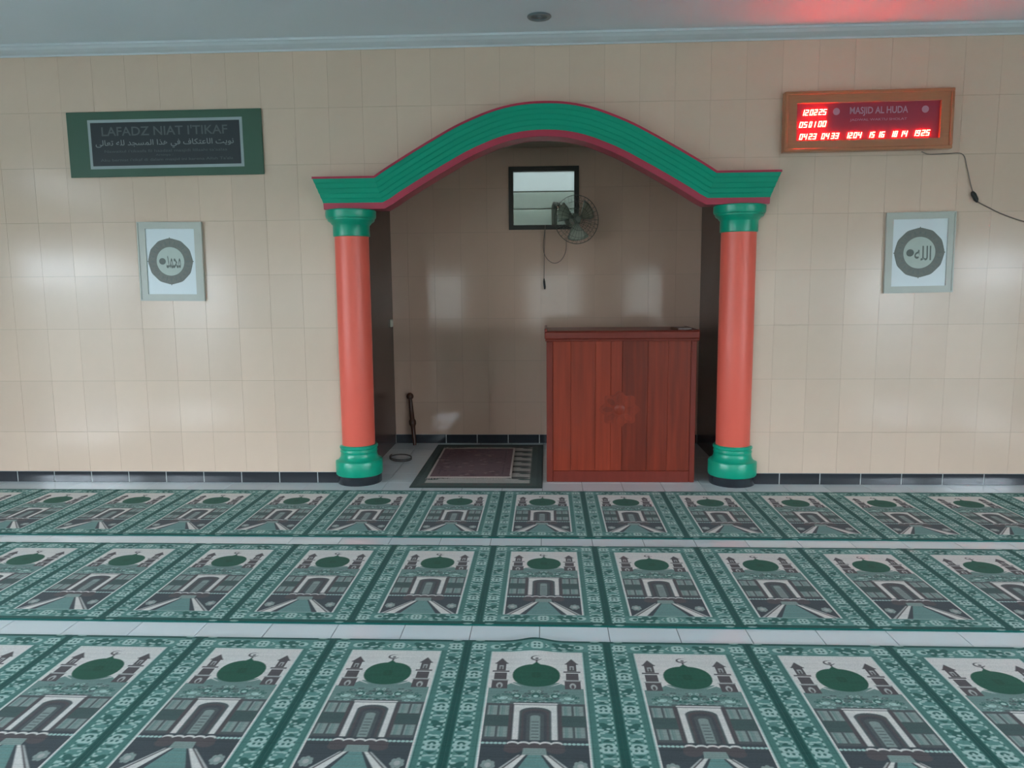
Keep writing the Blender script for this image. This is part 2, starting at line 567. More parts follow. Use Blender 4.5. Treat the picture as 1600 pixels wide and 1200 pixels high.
# niche window
wx0, wx1, wz0, wz1 = struct_win
nw = struct(empty('window_%d' % nwin, ((wx0+wx1)/2, NB, wz0)), 'small dark framed window high in the niche wall')
cx, hw, hh = 0, (wx1-wx0)/2, wz1-wz0
fr = MB(); d = .042
fr.box(-hw, -hw+d, -.02, .06, 0, hh); fr.box(hw-d, hw, -.02, .06, 0, hh)
fr.box(-hw+d, hw-d, -.02, .06, 0, d); fr.box(-hw+d, hw-d, -.02, .06, hh-d, hh)
fr.build('window_frame', 'win_frame', nw)
MB().box(-hw+d, hw-d, .030, .035, .345, hh-d).build('pane', 'pane', nw)
for z0, z1 in ((.188, .350), (.038, .196)):
    MB().add([(-hw+d, .012, z0), (hw-d, .012, z0), (hw-d, .050, z1), (-hw+d, .050, z1), (-hw+d, .018, z0), (hw-d, .018, z0), (hw-d, .056, z1), (-hw+d, .056, z1)],
             [(0, 1, 2, 3), (7, 6, 5, 4), (4, 5, 1, 0), (3, 2, 6, 7), (0, 3, 7, 4), (1, 5, 6, 2)]).build('louvre_pane', 'louvre', nw)
for z0 in (.186, .343):
    MB().box(-hw+d, hw-d, .004, .022, z0, z0+.009).build('louvre_edge', 'fan_grey', nw)
struct(MB().box(-5, 5, NB+.9, NB+1.1, -.25, 5.5).build('wall_added_niche', 'added_wall'), 'pale wall added outside to dim the niche window')  # added close behind the panes to dim the daylight in them
struct(MB().box(-8, 8, YR-4.2, YR-4, -.25, 2.1).build('wall_added_rear', 'added_wall'), 'pale unseen wall added to dim the view through the rear windows')  # added, out of view: hides bright sky so tile reflections stay weak
struct(MB().box(XL-3.8, XL-3.6, YR-4, 3, -.25, 1.5).build('wall_added_left', 'added_wall'), 'pale unseen wall added to block low sky outside the left windows')  # added, out of view: blocks sky near the horizon, softening wall reflections
struct(MB().box(XR+3.6, XR+3.8, YR-4, 3, -.25, 1.5).build('wall_added_right', 'added_wall'), 'pale unseen wall added to block low sky outside the right windows')  # added, out of view: same low-sky block on this side

# ------------------------------------------------------------------ arch moulding
def sweep(profile, mats_name, parent, part):
    """profile [(n, d)]: n outwards from the lower band edge, d towards the room"""
    path = [(-1.176, 2.115)]
    for t in np.linspace(-1.12, 1.12, 57): path.append((t, arch_z(t+XC)))
    path.append((1.176, 2.115))
    path = np.array(path)
    # smooth the interpolated arc, keep the ends
    for _ in range(3):
        path[1:-1, 1] = .25*path[:-2, 1]+.5*path[1:-1, 1]+.25*path[2:, 1]
    P = np.vstack([[-2, 2.115], path, [2, 2.115]])
    seg = np.diff(P, axis=0); seg /= np.linalg.norm(seg, axis=1)[:, None]
    nor = np.c_[-seg[:, 1], seg[:, 0]]
    rings = []
    for i in range(len(P)):
        if i == 0 or i == len(P)-1:
            nn = np.array([0, 1.]); sc_ = 1
        else:
            nn = nor[i-1]+nor[i]; nn /= np.linalg.norm(nn); sc_ = 1/(nn@nor[i])
        ring = []
        for n, d in profile:
            p = P[i]+nn*n*sc_
            if i == 0: p = np.array([-1.587-.6*max(d, 0), p[1]])
            if i == len(P)-1: p = np.array([1.587+.6*max(d, 0), p[1]])
            ring.append((p[0]+XC, -d, p[1]))
        rings.append(ring)
    k = len(profile)
    v = [p for r in rings for p in r]; f = []
    for i in range(len(rings)-1):
        for j in range(k-1):
            f.append((i*k+j, (i+1)*k+j, (i+1)*k+j+1, i*k+j+1))
    mb = MB().add(v, f)
    for r, flip in ((rings[0], 0), (rings[-1], 1)):    # returns at both ends, back to the wall
        q = [p for p in r] + [(p[0], .0, p[2]) for p in r]
        ff = [(j, j+1, j+1+k, j+k) if not flip else (j+k, j+1+k, j+1, j) for j in range(k-1)]
        mb.add(q, ff)
    return mb.build(part, mats_name, parent)
arch = tag(empty('arch_moulding', (0, 0, 0)), 'green stepped arch moulding with crimson edges spanning the two columns', 'arch')
sweep([(0, 0), (0, .05), (.028, .061), (.034, .067), (.062, .078), (.068, .084), (.096, .095), (.102, .101), (.130, .112), (.136, .118), (.163, .130), (.163, 0)], 'green', arch, 'green_band')
sweep([(-.045, -.14), (-.045, .046), (0, .049), (0, 0)], 'pink', arch, 'crimson_lip')
sweep([(.163, 0), (.163, .136), (.178, .136), (.178, 0)], 'pink', arch, 'crimson_top_edge')

# ------------------------------------------------------------------ columns
def column(x, label):
    e = tag(empty('column', (x, .05, 0)), label, 'column', 'round columns carrying the arch')
    MB().lathe([(.168, 0), (.170, .004), (.170, .064), (.166, .068), (0.02, .068)]).build('plinth', 'plinth', e, smooth=True)
    MB().lathe([(.05, .066), (.172, .066), (.178, .072), (.180, .085), (.180, .170), (.176, .180), (.160, .186), (.150, .196), (.142, .212),
                (.139, .235), (.139, .240), (.143, .246), (.143, .254), (.139, .260), (.139, .268), (.146, .276), (.146, .290), (.140, .298), (.05, .300)]).build('base', 'green', e, smooth=True)
    MB().lathe([(.124, .295), (.126, .30), (.128, 1.1), (.127, 1.89)]).build('shaft', 'salmon', e, smooth=True)
    MB().lathe([(.05, 1.875), (.130, 1.875), (.136, 1.880), (.136, 1.955), (.140, 1.962), (.146, 1.966), (.150, 1.975), (.166, 1.985), (.174, 1.995), (.174, 2.004),
                (.182, 2.010), (.186, 2.024), (.186, 2.062), (.180, 2.069), (.05, 2.069)]).build('capital', 'green', e, smooth=True)
    return e
column(-1.457, 'salmon red round column with green base and capital, beside the rugs at the niche')
column(1.410, 'salmon red round column with green base and capital, beside the wooden lectern')

# ------------------------------------------------------------------ lectern
LX0, LX1, LY0, LY1, LH = .0, 1.125, .045, .58, 1.085
lec = tag(empty('lectern', ((LX0+LX1)/2, LY0, 0)), 'red lacquered wooden lectern of upright planks with carved rosette', 'lectern')
hw = (LX1-LX0)/2
def lb(name, x0, x1, y0, y1, z0, z1, m, b=.004, parent=None):
    return MB().box(x0, x1, y0, y1, z0, z1, b).build(name, m, parent or lec)
D = LY1-LY0
lb('side_panel', -hw, -hw+.02, .02, D, 0, LH, 'wood_frame'); lb('side_panel', hw-.02, hw, .02, D, 0, LH, 'wood_frame')
lb('back_panel', -hw+.02, hw-.02, .05, .06, .05, LH, 'wood_frame', .001)
lb('stile', -hw, -hw+.048, -.004, .03, 0, LH, 'wood_frame'); lb('stile', hw-.042, hw, -.004, .03, 0, LH, 'wood_frame')
lb('bottom_rail', -hw+.048, hw-.042, -.004, .03, 0, .088, 'wood_frame')
edges = [178, 290, 445, 540, 612, 770, 895, 1035]
ex = [-hw+.048+(e-178)/(1035-178)*(2*hw-.09) for e in edges]
wm = []
for i, (a, b) in enumerate(zip(ex[:-1], ex[1:])):
    dd = (.000, .004, .001, .005, .0, .003, .001, .004, .002, .004)[i]
    lb('plank', a+.0003, b-.0003, .004+dd, .03, .088, LH, 'wood', .0015)
lb('top_moulding', -hw-.008, hw+.012, -.018, D, LH, LH+.018, 'wood_frame', .004)
lb('top_frame', -hw-.014, hw+.016, -.024, D, LH+.018, LH+.072, 'wood_frame', .006)
lb('top_board', -hw+.0, hw+.0, .0, D-.02, LH+.072, LH+.078, 'wood_frame', .002)
lb('side_rim', -hw-.014, -hw+.006, -.02, D, LH+.072, LH+.096, 'wood_frame', .003)
lb('side_rim', hw-.004, hw+.016, -.02, D, LH+.072, LH+.082, 'wood_frame', .003)
# carved rosette: scalloped disc, petals and boss
ros = empty('rosette'); ros.parent = lec
rc = at(968, 640, 1, LY0)
ros.location = (rc[0]-(LX0+LX1)/2, .004, rc[2])
n = 64
poly = [((.128+.014*math.cos(8*t))*math.cos(t)*1.1, (.128+.014*math.cos(8*t))*math.sin(t)) for t in np.arange(n)*2*math.pi/n]
MB().prism(poly, -.003, .006).build('carved_disc', 'wood', ros)
for kx in range(8):
    t = kx*math.pi/4
    p = []
    for s_ in np.arange(14)*2*math.pi/14:
        a, b = .083+.034*math.cos(s_), .020*math.sin(s_)
        p.append(((a*math.cos(t)-b*math.sin(t))*1.08, a*math.sin(t)+b*math.cos(t)))
    MB().prism(p, -.006, -.0025).build('petal', 'wood', ros)
MB().lathe([(.040, .002), (.040, .005), (.034, .007), (.02, .009), (.004, .0095)], 24, axis='y').build('boss', 'wood', ros, smooth=True)

bk = tag(MB().box(-.055, .055, -.07, .07, 0, .018, .003).build('booklet', 'wood_dark'), 'small dark booklet lying on top of the lectern', 'book')
bk.location = (1.02, .14, LH+.0785); bk.rotation_euler = (0, 0, .25)

# ------------------------------------------------------------------ carpets
def canvas(wm, hm, res, ss=3):
    W, H = int(round(wm/res))+1, int(round(hm/res))+1
    U, V = np.meshgrid((np.arange(W*ss)+.5)/(W*ss)*wm-wm/2, (np.arange(H*ss)+.5)/(H*ss)*hm)
    return W, H, ss, U, V
def down(img, ss):
    h, w_, _ = img.shape
    return img.reshape(h//ss, ss, w_//ss, ss, 3).mean((1, 3))
def inpoly(U, V, P):
    m = np.zeros(U.shape, bool); n = len(P)
    for i in range(n):
        (x1, y1), (x2, y2) = P[i], P[(i+1) % n]
        if y1 == y2: continue
        c = ((V >= min(y1, y2)) & (V < max(y1, y2)))
        xi = x1+(V-y1)*(x2-x1)/(y2-y1)
        m ^= c & (U < xi)
    return m
def rug_mesh(name, colours, wm, hm, t, disp=None, material='carpet'):
    """grid top with a colour per vertex, skirt sides; local x across, y from 0 (far edge) to -hm"""
    H, W, _ = colours.shape
    xs, ys = np.linspace(-wm/2, wm/2, W), np.linspace(0, -hm, H)
    X, Y = np.meshgrid(xs, ys)
    Z = np.full(X.shape, t)
    if disp is not None: Z = Z+disp(X, Y)
    Z[0, :] -= t*.35; Z[-1, :] -= t*.35
    v = np.c_[X.ravel(), Y.ravel(), Z.ravel()]
    idx = np.arange(H*W).reshape(H, W)
    q = np.stack([idx[1:, :-1], idx[1:, 1:], idx[:-1, 1:], idx[:-1, :-1]], -1).reshape(-1, 4)
    ring = np.concatenate([idx[0, :], idx[1:, -1], idx[-1, -2::-1], idx[-2:0:-1, 0]])
    rv = v[ring].copy(); rv[:, 2] = np.maximum(rv[:, 2]-t*.95, .0005) if disp is None else np.maximum(rv[:, 2]-t*.95, .0005)
    n0 = len(v); k = len(ring); r = np.arange(k)
    sk = np.stack([ring, np.roll(ring, -1), n0+np.roll(r, -1), n0+r], -1)
    allv = np.vstack([v, rv]); allf = np.vstack([q, sk])
    me = bpy.data.meshes.new(name)
    me.vertices.add(len(allv)); me.vertices.foreach_set('co', allv.ravel().astype(np.float32))
    me.loops.add(allf.size); me.loops.foreach_set('vertex_index', allf.ravel().astype(np.int32))
    me.polygons.add(len(allf)); me.polygons.foreach_set('loop_start', np.arange(0, allf.size, 4, dtype=np.int32))
    me.polygons.foreach_set('loop_total', np.full(len(allf), 4, np.int32))
    me.update(calc_edges=True)
    ca = me.color_attributes.new('yarn', 'FLOAT_COLOR', 'POINT')
    cc = colours.reshape(-1, 3); cc = np.vstack([cc, cc[ring]])
    ca.data.foreach_set('color', np.c_[cc, np.ones(len(cc))].ravel().astype(np.float32))
    me.materials.append(MT[material])
    return me

PW, PL = .578, 1.035
W, H, ss, U, V = canvas(PW, PL, .003)
img = np.zeros(U.shape+(3,)); A = np.abs(U)
K = {k: lin(c) for k, c in dict(stripe=(16, 80, 73), teal=(92, 140, 132), dteal=(44, 98, 91), mint=(174, 200, 194), band=(74, 124, 116), cream=(224, 218, 214),
     dome=(20, 86, 66), brown=(88, 80, 82), grey=(112, 140, 134), dark=(84, 90, 92), win=(142, 154, 150), path=(108, 146, 142), black=(66, 73, 78), lgrey=(182, 180, 178)).items()}
def put(m, c): img[m] = K[c] if isinstance(c, str) else c
def rect(a, b, c, d): return (U > a) & (U < b) & (V > c) & (V < d)
def srect(a, b, c, d): return (A > a) & (A < b) & (V > c) & (V < d)
def ell(cu, cv, a, b): return ((U-cu)/a)**2+((V-cv)/b)**2 < 1
put(U < 9, 'stripe')
put(rect(-.272, .272, .02, 1.003), 'teal')
put((A > .268) & (A < .272) & (V > .02) & (V < 1.003), 'band')
# ornaments of the borders
def medallion(cu, cv, s=1., rot=False):
    put(ell(cu, cv, .031*s, .031*s) & (np.abs(U-cu) < .026*s) & (np.abs(V-cv) < .027*s), 'mint')
    for i in (-1, 1):
        for j in (-1, 1):
            put(ell(cu+i*.009*s, cv+j*.010*s, .0055*s, .0062*s), 'dteal')
    for j in (-1, 1):
        if rot: put(inpoly(U, V, [(cu+j*.036, cv-.016), (cu+j*.036, cv+.016), (cu+j*.052, cv)]), 'mint'); put(inpoly(U, V, [(cu+j*.034, cv-.008), (cu+j*.034, cv+.008), (cu+j*.046, cv)]), 'dteal')
        else: put(inpoly(U, V, [(cu-.018, cv+j*.033), (cu+.018, cv+j*.033), (cu, cv+j*.053)]), 'dteal'); put(ell(cu, cv+j*.054, .02, .004), 'mint')
def floral(cu, cv, sg=1):
    put(ell(cu+.006*sg, cv, .020, .024), 'dteal'); put(ell(cu-.010*sg, cv-.018, .014, .012), 'dteal'); put(ell(cu+.012*sg, cv+.022, .012, .010), 'dteal')
    put(ell(cu+.017*sg, cv-.022, .011, .0055), 'mint'); put(ell(cu-.018*sg, cv+.012, .011, .0055), 'mint')
    put(ell(cu+.008*sg, cv+.006, .007, .005), 'mint'); put(ell(cu-.014*sg, cv+.030, .010, .005), 'mint')
    put(ell(cu+.019*sg, cv+.010, .006, .007), 'teal')
for sg in (-1, 1):
    k = 0
    for cv in np.arange(.062, 1.0, .1138):
        (medallion if k % 2 == 0 else lambda a, b: floral(a, b, sg))(sg*.239, cv); k += 1
for sg in (-1, 1):
    for cv in np.arange(.045, 1.0, .0285):
        put(ell(sg*.2135, cv, .0045, .008), 'mint'); put(ell(sg*.2645, cv+.014, .0035, .008), 'mint')
        put(ell(sg*.2135, cv+.014, .0035, .005), 'dteal'); put(ell(sg*.2645, cv, .003, .005), 'dteal')
    for cv in np.arange(.119, .95, .1138):
        put(ell(sg*.224, cv, .008, .004), 'mint'); put(ell(sg*.254, cv+.012, .008, .004), 'mint'); put(ell(sg*.238, cv-.036, .010, .005), 'mint'); put(ell(sg*.240, cv+.040, .010, .004), 'dteal')
for cv in (.062, .965):
    medallion(0, cv, .95, True)
    for sg in (-1, 1):
        for cu in (.085, .125): floral(sg*cu, cv, sg)
        put(ell(sg*.172, cv, .020, .018), 'mint'); put(ell(sg*.166, cv, .010, .010), 'dteal')
put(srect(.184, .208, .098, .93), 'band')
put(rect(-.190, .190, .098, .935), 'dteal'); put(rect(-.186, .186, .102, .931), 'mint')
# picture field
fld = rect(-.182, .182, .106, .927)
put(fld, 'cream')
put(rect(-.176, .176, .39, .927), 'grey')
put(inpoly(U, V, [(-.176, .42), (-.176, .385), (-.12, .372), (-.085, .342), (0, .36), (.085, .342), (.12, .372), (.176, .385), (.176, .42)]), 'grey')
put(((U+.002)/.022)**2+((V-.158)/.018)**2 < 1, 'brown'); put(((U-.002)/.018)**2+((V-.156)/.013)**2 < 1, 'cream'); put(ell(.001, .160, .007, .006), 'brown')
put(rect(-.004, .004, .172, .2), 'brown')
dome = (np.abs(U)/.091)**2.2+(np.abs(V-.288)/.084)**2.2 < 1
put(dome | inpoly(U, V, [(-.022, .212), (.022, .212), (0, .186)]), 'dome')
put(ell(0, .285, .022, .02), lin((16, 78, 58)))
for k in range(-4, 5): put(dome & (np.abs(U-k*.019*np.sqrt(np.clip(1-((V-.288)/.09)**2, 0, 1))) < .0012), lin((23, 90, 70)))
for sg in (-1, 1):
    c = sg*.137
    put(inpoly(U, V, [(c-.022, .195), (c+.022, .195), (c, .158)]), 'brown'); put(rect(c-.018, c+.018, .19, .255), 'brown'); put(rect(c-.026, c+.026, .195, .203), 'brown')
    put(rect(c-.033, c+.033, .256, .266), 'brown'); put(rect(c-.033, c+.033, .266, .270), 'cream')
    put(rect(c-.024, c+.024, .272, .325), 'brown'); put(rect(c-.034, c+.034, .322, .330), 'lgrey'); put(rect(c-.030, c+.030, .330, .388), 'brown')
    put(rect(c-.008, c+.008, .215, .245), 'lgrey'); put(rect(c-.004, c+.004, .222, .245), 'brown')
    put(ell(c, .365, .012, .020), 'lgrey'); put(ell(c, .37, .006, .014), 'brown')
    put(inpoly(U, V, [(sg*.052, .372), (sg*.060, .366), (sg*.094, .342), (sg*.10, .347)]), 'cream')
rs = np.random.RandomState(3)
for _ in range(46):     # ornament foliage band
    cu, cv = rs.uniform(0, .17), rs.uniform(.40, .485)
    cc = ('mint', 'dteal', 'dark')[rs.randint(3)]
    a, b = rs.uniform(.006, .015), rs.uniform(.004, .008)
    for sg in (-1, 1):
        put(ell(sg*cu, cv, a, b) & ~ell(sg*cu, cv, a*.6, b*.5), cc)
for s in (.0, .07, -.07): put(ell(s, .435, .016, .014), 'dteal'); put(ell(s, .438, .009, .008), 'mint')
put(rect(-.176, .176, .488, .722), 'dark')
put(rect(-.176, .176, .566, .628), lin((70, 90, 88)))
for sg in (-1, 1):
    for c in (.151, .110):
        for z0, z1 in ((.503, .562), (.632, .692)):
            put(rect(sg*c-.0165, sg*c+.0165, z0, z1), 'win')
            put(rect(sg*c-.0015, sg*c+.0015, z0, z1), 'grey'); put(rect(sg*c-.0055-.004, sg*c-.004, z0, z1), 'grey')
    put(rect(sg*.084-.0075, sg*.084+.0075, .49, .715), 'brown')
    put(rect(sg*.0805-.001, sg*.0805+.001, .49, .715), 'black')
put(rect(-.092, .092, .478, .486), 'dark'); put(rect(-.078, .078, .486, .494), 'cream'); put(rect(-.076, .076, .494, .498), 'dark')
put(rect(-.075, .075, .498, .706), 'cream')
def archm(h, top): return (A < h) & (V < .708) & (V > np.where(A < h, top+h*.55-.55*np.sqrt(np.clip(h*h-A*A, 0, None)), 9))
put(archm(.056, .512), 'dark'); put(archm(.047, .523), 'brown'); put(archm(.040, .533), lin((74, 76, 80))); put(archm(.030, .548), 'dark')
put(archm(.017, .562), 'win')
for z in np.arange(.60, .705, .018): put(rect(-.013, .013, z, z+.005), 'dark')
put(rect(-.176, .176, .708, .927), 'black')
for cu in np.arange(-.17, .171, .0142): put(ell(cu, .727, .0065, .006), 'mint')
for cu in (-.072, -.036, 0, .036, .072): put(ell(cu, .727, .019, .012), 'cream'); put(ell(cu, .733, .017, .009), 'brown')
put(rect(-.098, .098, .735, .765), 'brown')
put(ell(-.07, .76, .03, .02) | ell(.07, .76, .03, .02), 'brown')
def trap(a0, b0, v0, a1, b1, v1):
    t = (V-v0)/(v1-v0)
    return (t > 0) & (t < 1) & (A > a0+(a1-a0)*t) & (A < b0+(b1-b0)*t)
for sg in (-1, 1):
    for t in np.arange(7)*2*math.pi/7+.3:
        put(ell(sg*.145+.016*math.cos(t), .842+.018*math.sin(t), .008, .010), 'win')
    put(ell(sg*.145, .842, .010, .012), 'lgrey')
put(trap(0, .036, .752, 0, .040, .788), 'win')
for z in (.758, .768, .778): put(rect(-.036, .036, z, z+.003), 'grey')
put(trap(0, .030, .788, 0, .112, .927), 'path')
put(trap(.020, .028, .788, .082, .110, .927), 'black')
put(trap(.028, .040, .788, .108, .150, .927), 'cream')
put(trap(.046, .052, .788, .158, .170, .927), 'lgrey')
put(trap(.040, .046, .788, .150, .158, .927), 'brown')
for z in np.arange(.80, .925, .02): put(rect(-.5, .5, z, z+.003) & trap(0, .020, .788, 0, .080, .927), 'grey')
# weave: slight yarn-to-yarn differences
wv = down(img, ss)
wv *= (1+.10*np.random.randn(H, W, 1)*.6+.05*np.random.randn(H, 1, 1))
wv = np.clip(wv, 0, 1)
panel = rug_mesh('prayer_panel', wv, PW, PL, .008)
def ripple(X, Y):
    return .016*np.exp(-((X+.01)/.07)**2)*np.exp(-(Y/.12)**2)
panel_r = rug_mesh('prayer_panel', wv, PW, PL, .008, ripple)
rows = [(-.248, -.031, 'prayer carpet row nearest the niche, with green mosque panels', 8),
        (-1.428, -.017, 'middle of the three green mosque-patterned prayer carpet rows', 7),
        (-2.611, -.042, 'nearest prayer carpet row, cut off at the bottom, with green mosque panels', 6)]
for y0, xc, lab, n in rows:
    e = tag(empty('prayer_carpet', (xc, y0, 0)), lab, 'carpet', 'rows of green prayer carpet')
    for k in range(-n, n+1):
        o = link('prayer_panel', panel_r if (k == 0 and y0 < -2) else panel, e)
        o.location = (k*PW, random.uniform(-.001, .001), .0002)

# rugs in the niche
RW, RL = 1.0, 1.55
W, H, ss, U, V = canvas(RW, RL, .006)
img = np.zeros(U.shape+(3,)); A = np.abs(U)
K.update({k: lin(c) for k, c in dict(rg=(58, 74, 66), rb=(44, 60, 54), rc=(176, 166, 158), rd=(70, 66, 60)).items()})
put(U < 9, 'rb'); put(srect(-1, .455, .05, RL-.05), 'rg')
put(srect(-1, .40, .13, RL-.13), 'rc')
for cv in np.arange(.12, RL-.1, .19):
    for sg in (-1, 1):
        put(ell(sg*.30, cv, .10, .035), 'rd'); put(ell(sg*.36, cv+.05, .05, .02), 'rg')
for cu in np.arange(-.4, .41, .1): put(ell(cu, .09, .03, .02) | ell(cu, RL-.09, .03, .02), 'rd')
me = rug_mesh('niche_rug', np.clip(down(img, ss)*(1+.08*np.random.randn(H, W, 1)), 0, 1), RW, RL, .006, material='rug')
o = tag(link('niche_rug', me), 'large dark green bordered rug lying under the maroon rug', 'rug')
o.location = (-.535, 1.40, .0002)

SW, SL = .665, 1.08
W, H, ss, U, V = canvas(SW, SL, .005)
img = np.zeros(U.shape+(3,)); A = np.abs(U)
K.update({k: lin(c) for k, c in dict(mb=(104, 62, 66), m2=(84, 42, 50), m3=(130, 92, 92), mc=(196, 176, 168)).items()})
put(U < 9, 'mc'); put(srect(-1, .312, .025, SL-.025), 'mb'); put(srect(-1, .26, .09, SL-.09), 'm2'); put(srect(-1, .25, .1, SL-.1), 'mb')
for i in range(150):
    cu, cv = rs.uniform(-.3, .3), rs.uniform(.04, SL-.04)
    put(ell(cu, cv, rs.uniform(.01, .03), rs.uniform(.008, .02)), ('m2', 'm3', 'mb')[rs.randint(3)])
rr = tag(empty('fringed_rug', (-.622, 1.205, .0075), (0, 0, .012)), 'small maroon prayer rug with cream edging and fringe', 'rug')
link('woven_field', rug_mesh('woven_field', np.clip(down(img, ss)*(1+.08*np.random.randn(H, W, 1)), 0, 1), SW, SL, .006, material='rug'), rr)
for yy, sg in ((-SL, -1), (0, 1)):
    mb = MB()
    for x in np.arange(-SW/2, SW/2, .0085):
        j = random.uniform(-.006, .006); l = random.uniform(.035, .055)
        mb.tube([(x, yy, .004), (x+j*.5, yy+sg*l*.5, .003), (x+j, yy+sg*l, .0015)], .0014, 4)
    mb.build('fringe', 'fringe', rr)['kind'] = 'stuff'

# ------------------------------------------------------------------ banner on the left
F_AR = {'ا': (0xFE8D, 0xFE8E, 0, 0), 'ت': (0xFE95, 0xFE96, 0xFE97, 0xFE98), 'ج': (0xFE9D, 0xFE9E, 0xFE9F, 0xFEA0), 'ح': (0xFEA1, 0xFEA2, 0xFEA3, 0xFEA4),
        'د': (0xFEA9, 0xFEAA, 0, 0), 'ذ': (0xFEAB, 0xFEAC, 0, 0), 'س': (0xFEB1, 0xFEB2, 0xFEB3, 0xFEB4), 'ع': (0xFEC9, 0xFECA, 0xFECB, 0xFECC),
        'ف': (0xFED1, 0xFED2, 0xFED3, 0xFED4), 'ك': (0xFED9, 0xFEDA, 0xFEDB, 0xFEDC), 'ل': (0xFEDD, 0xFEDE, 0xFEDF, 0xFEE0), 'م': (0xFEE1, 0xFEE2, 0xFEE3, 0xFEE4),
        'ن': (0xFEE5, 0xFEE6, 0xFEE7, 0xFEE8), 'ه': (0xFEE9, 0xFEEA, 0xFEEB, 0xFEEC), 'و': (0xFEED, 0xFEEE, 0, 0), 'ى': (0xFEEF, 0xFEF0, 0, 0), 'ي': (0xFEF1, 0xFEF2, 0xFEF3, 0xFEF4)}
def arabic(s):
    o = []
    for i, c in enumerate(s):
        if c not in F_AR: o.append(c); continue
        p = i > 0 and s[i-1] in F_AR and F_AR[s[i-1]][2]
        n = i < len(s)-1 and s[i+1] in F_AR and F_AR[c][2]
        o.append(chr(F_AR[c][3 if p and n else 2 if n else 1 if p else 0]))
    return ''.join(o)[::-1]

BX0, BX1, BZ0, BZ1 = -3.538, -2.075, 2.331, 2.799
ban = tag(empty('banner', ((BX0+BX1)/2, -.009, (BZ0+BZ1)/2), (0, -.004, 0)), 'green banner with dark text panel high on the left wall', 'banner')
bw, bh = (BX1-BX0)/2, (BZ1-BZ0)/2
MB().box(-bw, bw, -.012, 0, -bh, bh, .002).build('backing', 'board_green', ban)
ix0, ix1, iz0, iz1 = -3.379, -2.218, 2.389, 2.741
cx, cz = (BX0+BX1)/2, (BZ0+BZ1)/2
ix0 -= cx; ix1 -= cx; iz0 -= cz; iz1 -= cz
MB().box(ix0, ix1, -.0140, -.011, iz0, iz1).build('border_line', 'board_line', ban)
t = .021
MB().box(ix0+t, ix1-t, -.0155, -.0138, iz0+t, iz1-t).build('text_panel', 'board_dark', ban)
def line(txt, u0, u1, v, h, m='board_text', bold=0., par=None, y=-.0162, off=(0, 0), name='lettering'):
    a, b = at(u0, v), at(u1, v)
    me = text_mesh(txt, abs(b[0]-a[0]), h, bold)
    p = at((u0+u1)/2, v)
    loc = (p[0]-off[0], y, p[2]-off[1])
    if h > .04:
        for q in words(me, h*.16): link('word', q, par, m, loc)
    else:
        link(name, me, par, m, loc)['kind'] = 'stuff'
for txt, u0, u1, v, h, bd in [("LAFADZ NIAT I'TIKAF", 161, 357, 204.5, .066, .012),
                              (arabic('نويت الاعتكاف في هذا المسجد لله تعالى'), 152, 367, 225, .062, .006),
                              ("Nawaitul i'tikaafa fii haadzal masjidi lillaahi ta'aalaa", 166, 357, 236.5, .026, .0),
                              ("Artinya :", 246, 273, 243, .018, .0),
                              ("Aku berniat i'tikaf di dalam masjid ini karena Allah Ta'ala", 160, 366, 250, .026, .0)]:
    line(txt, u0, u1, v, h, 'board_arabic' if v == 225 else 'board_text', bd, ban, off=(cx, cz))

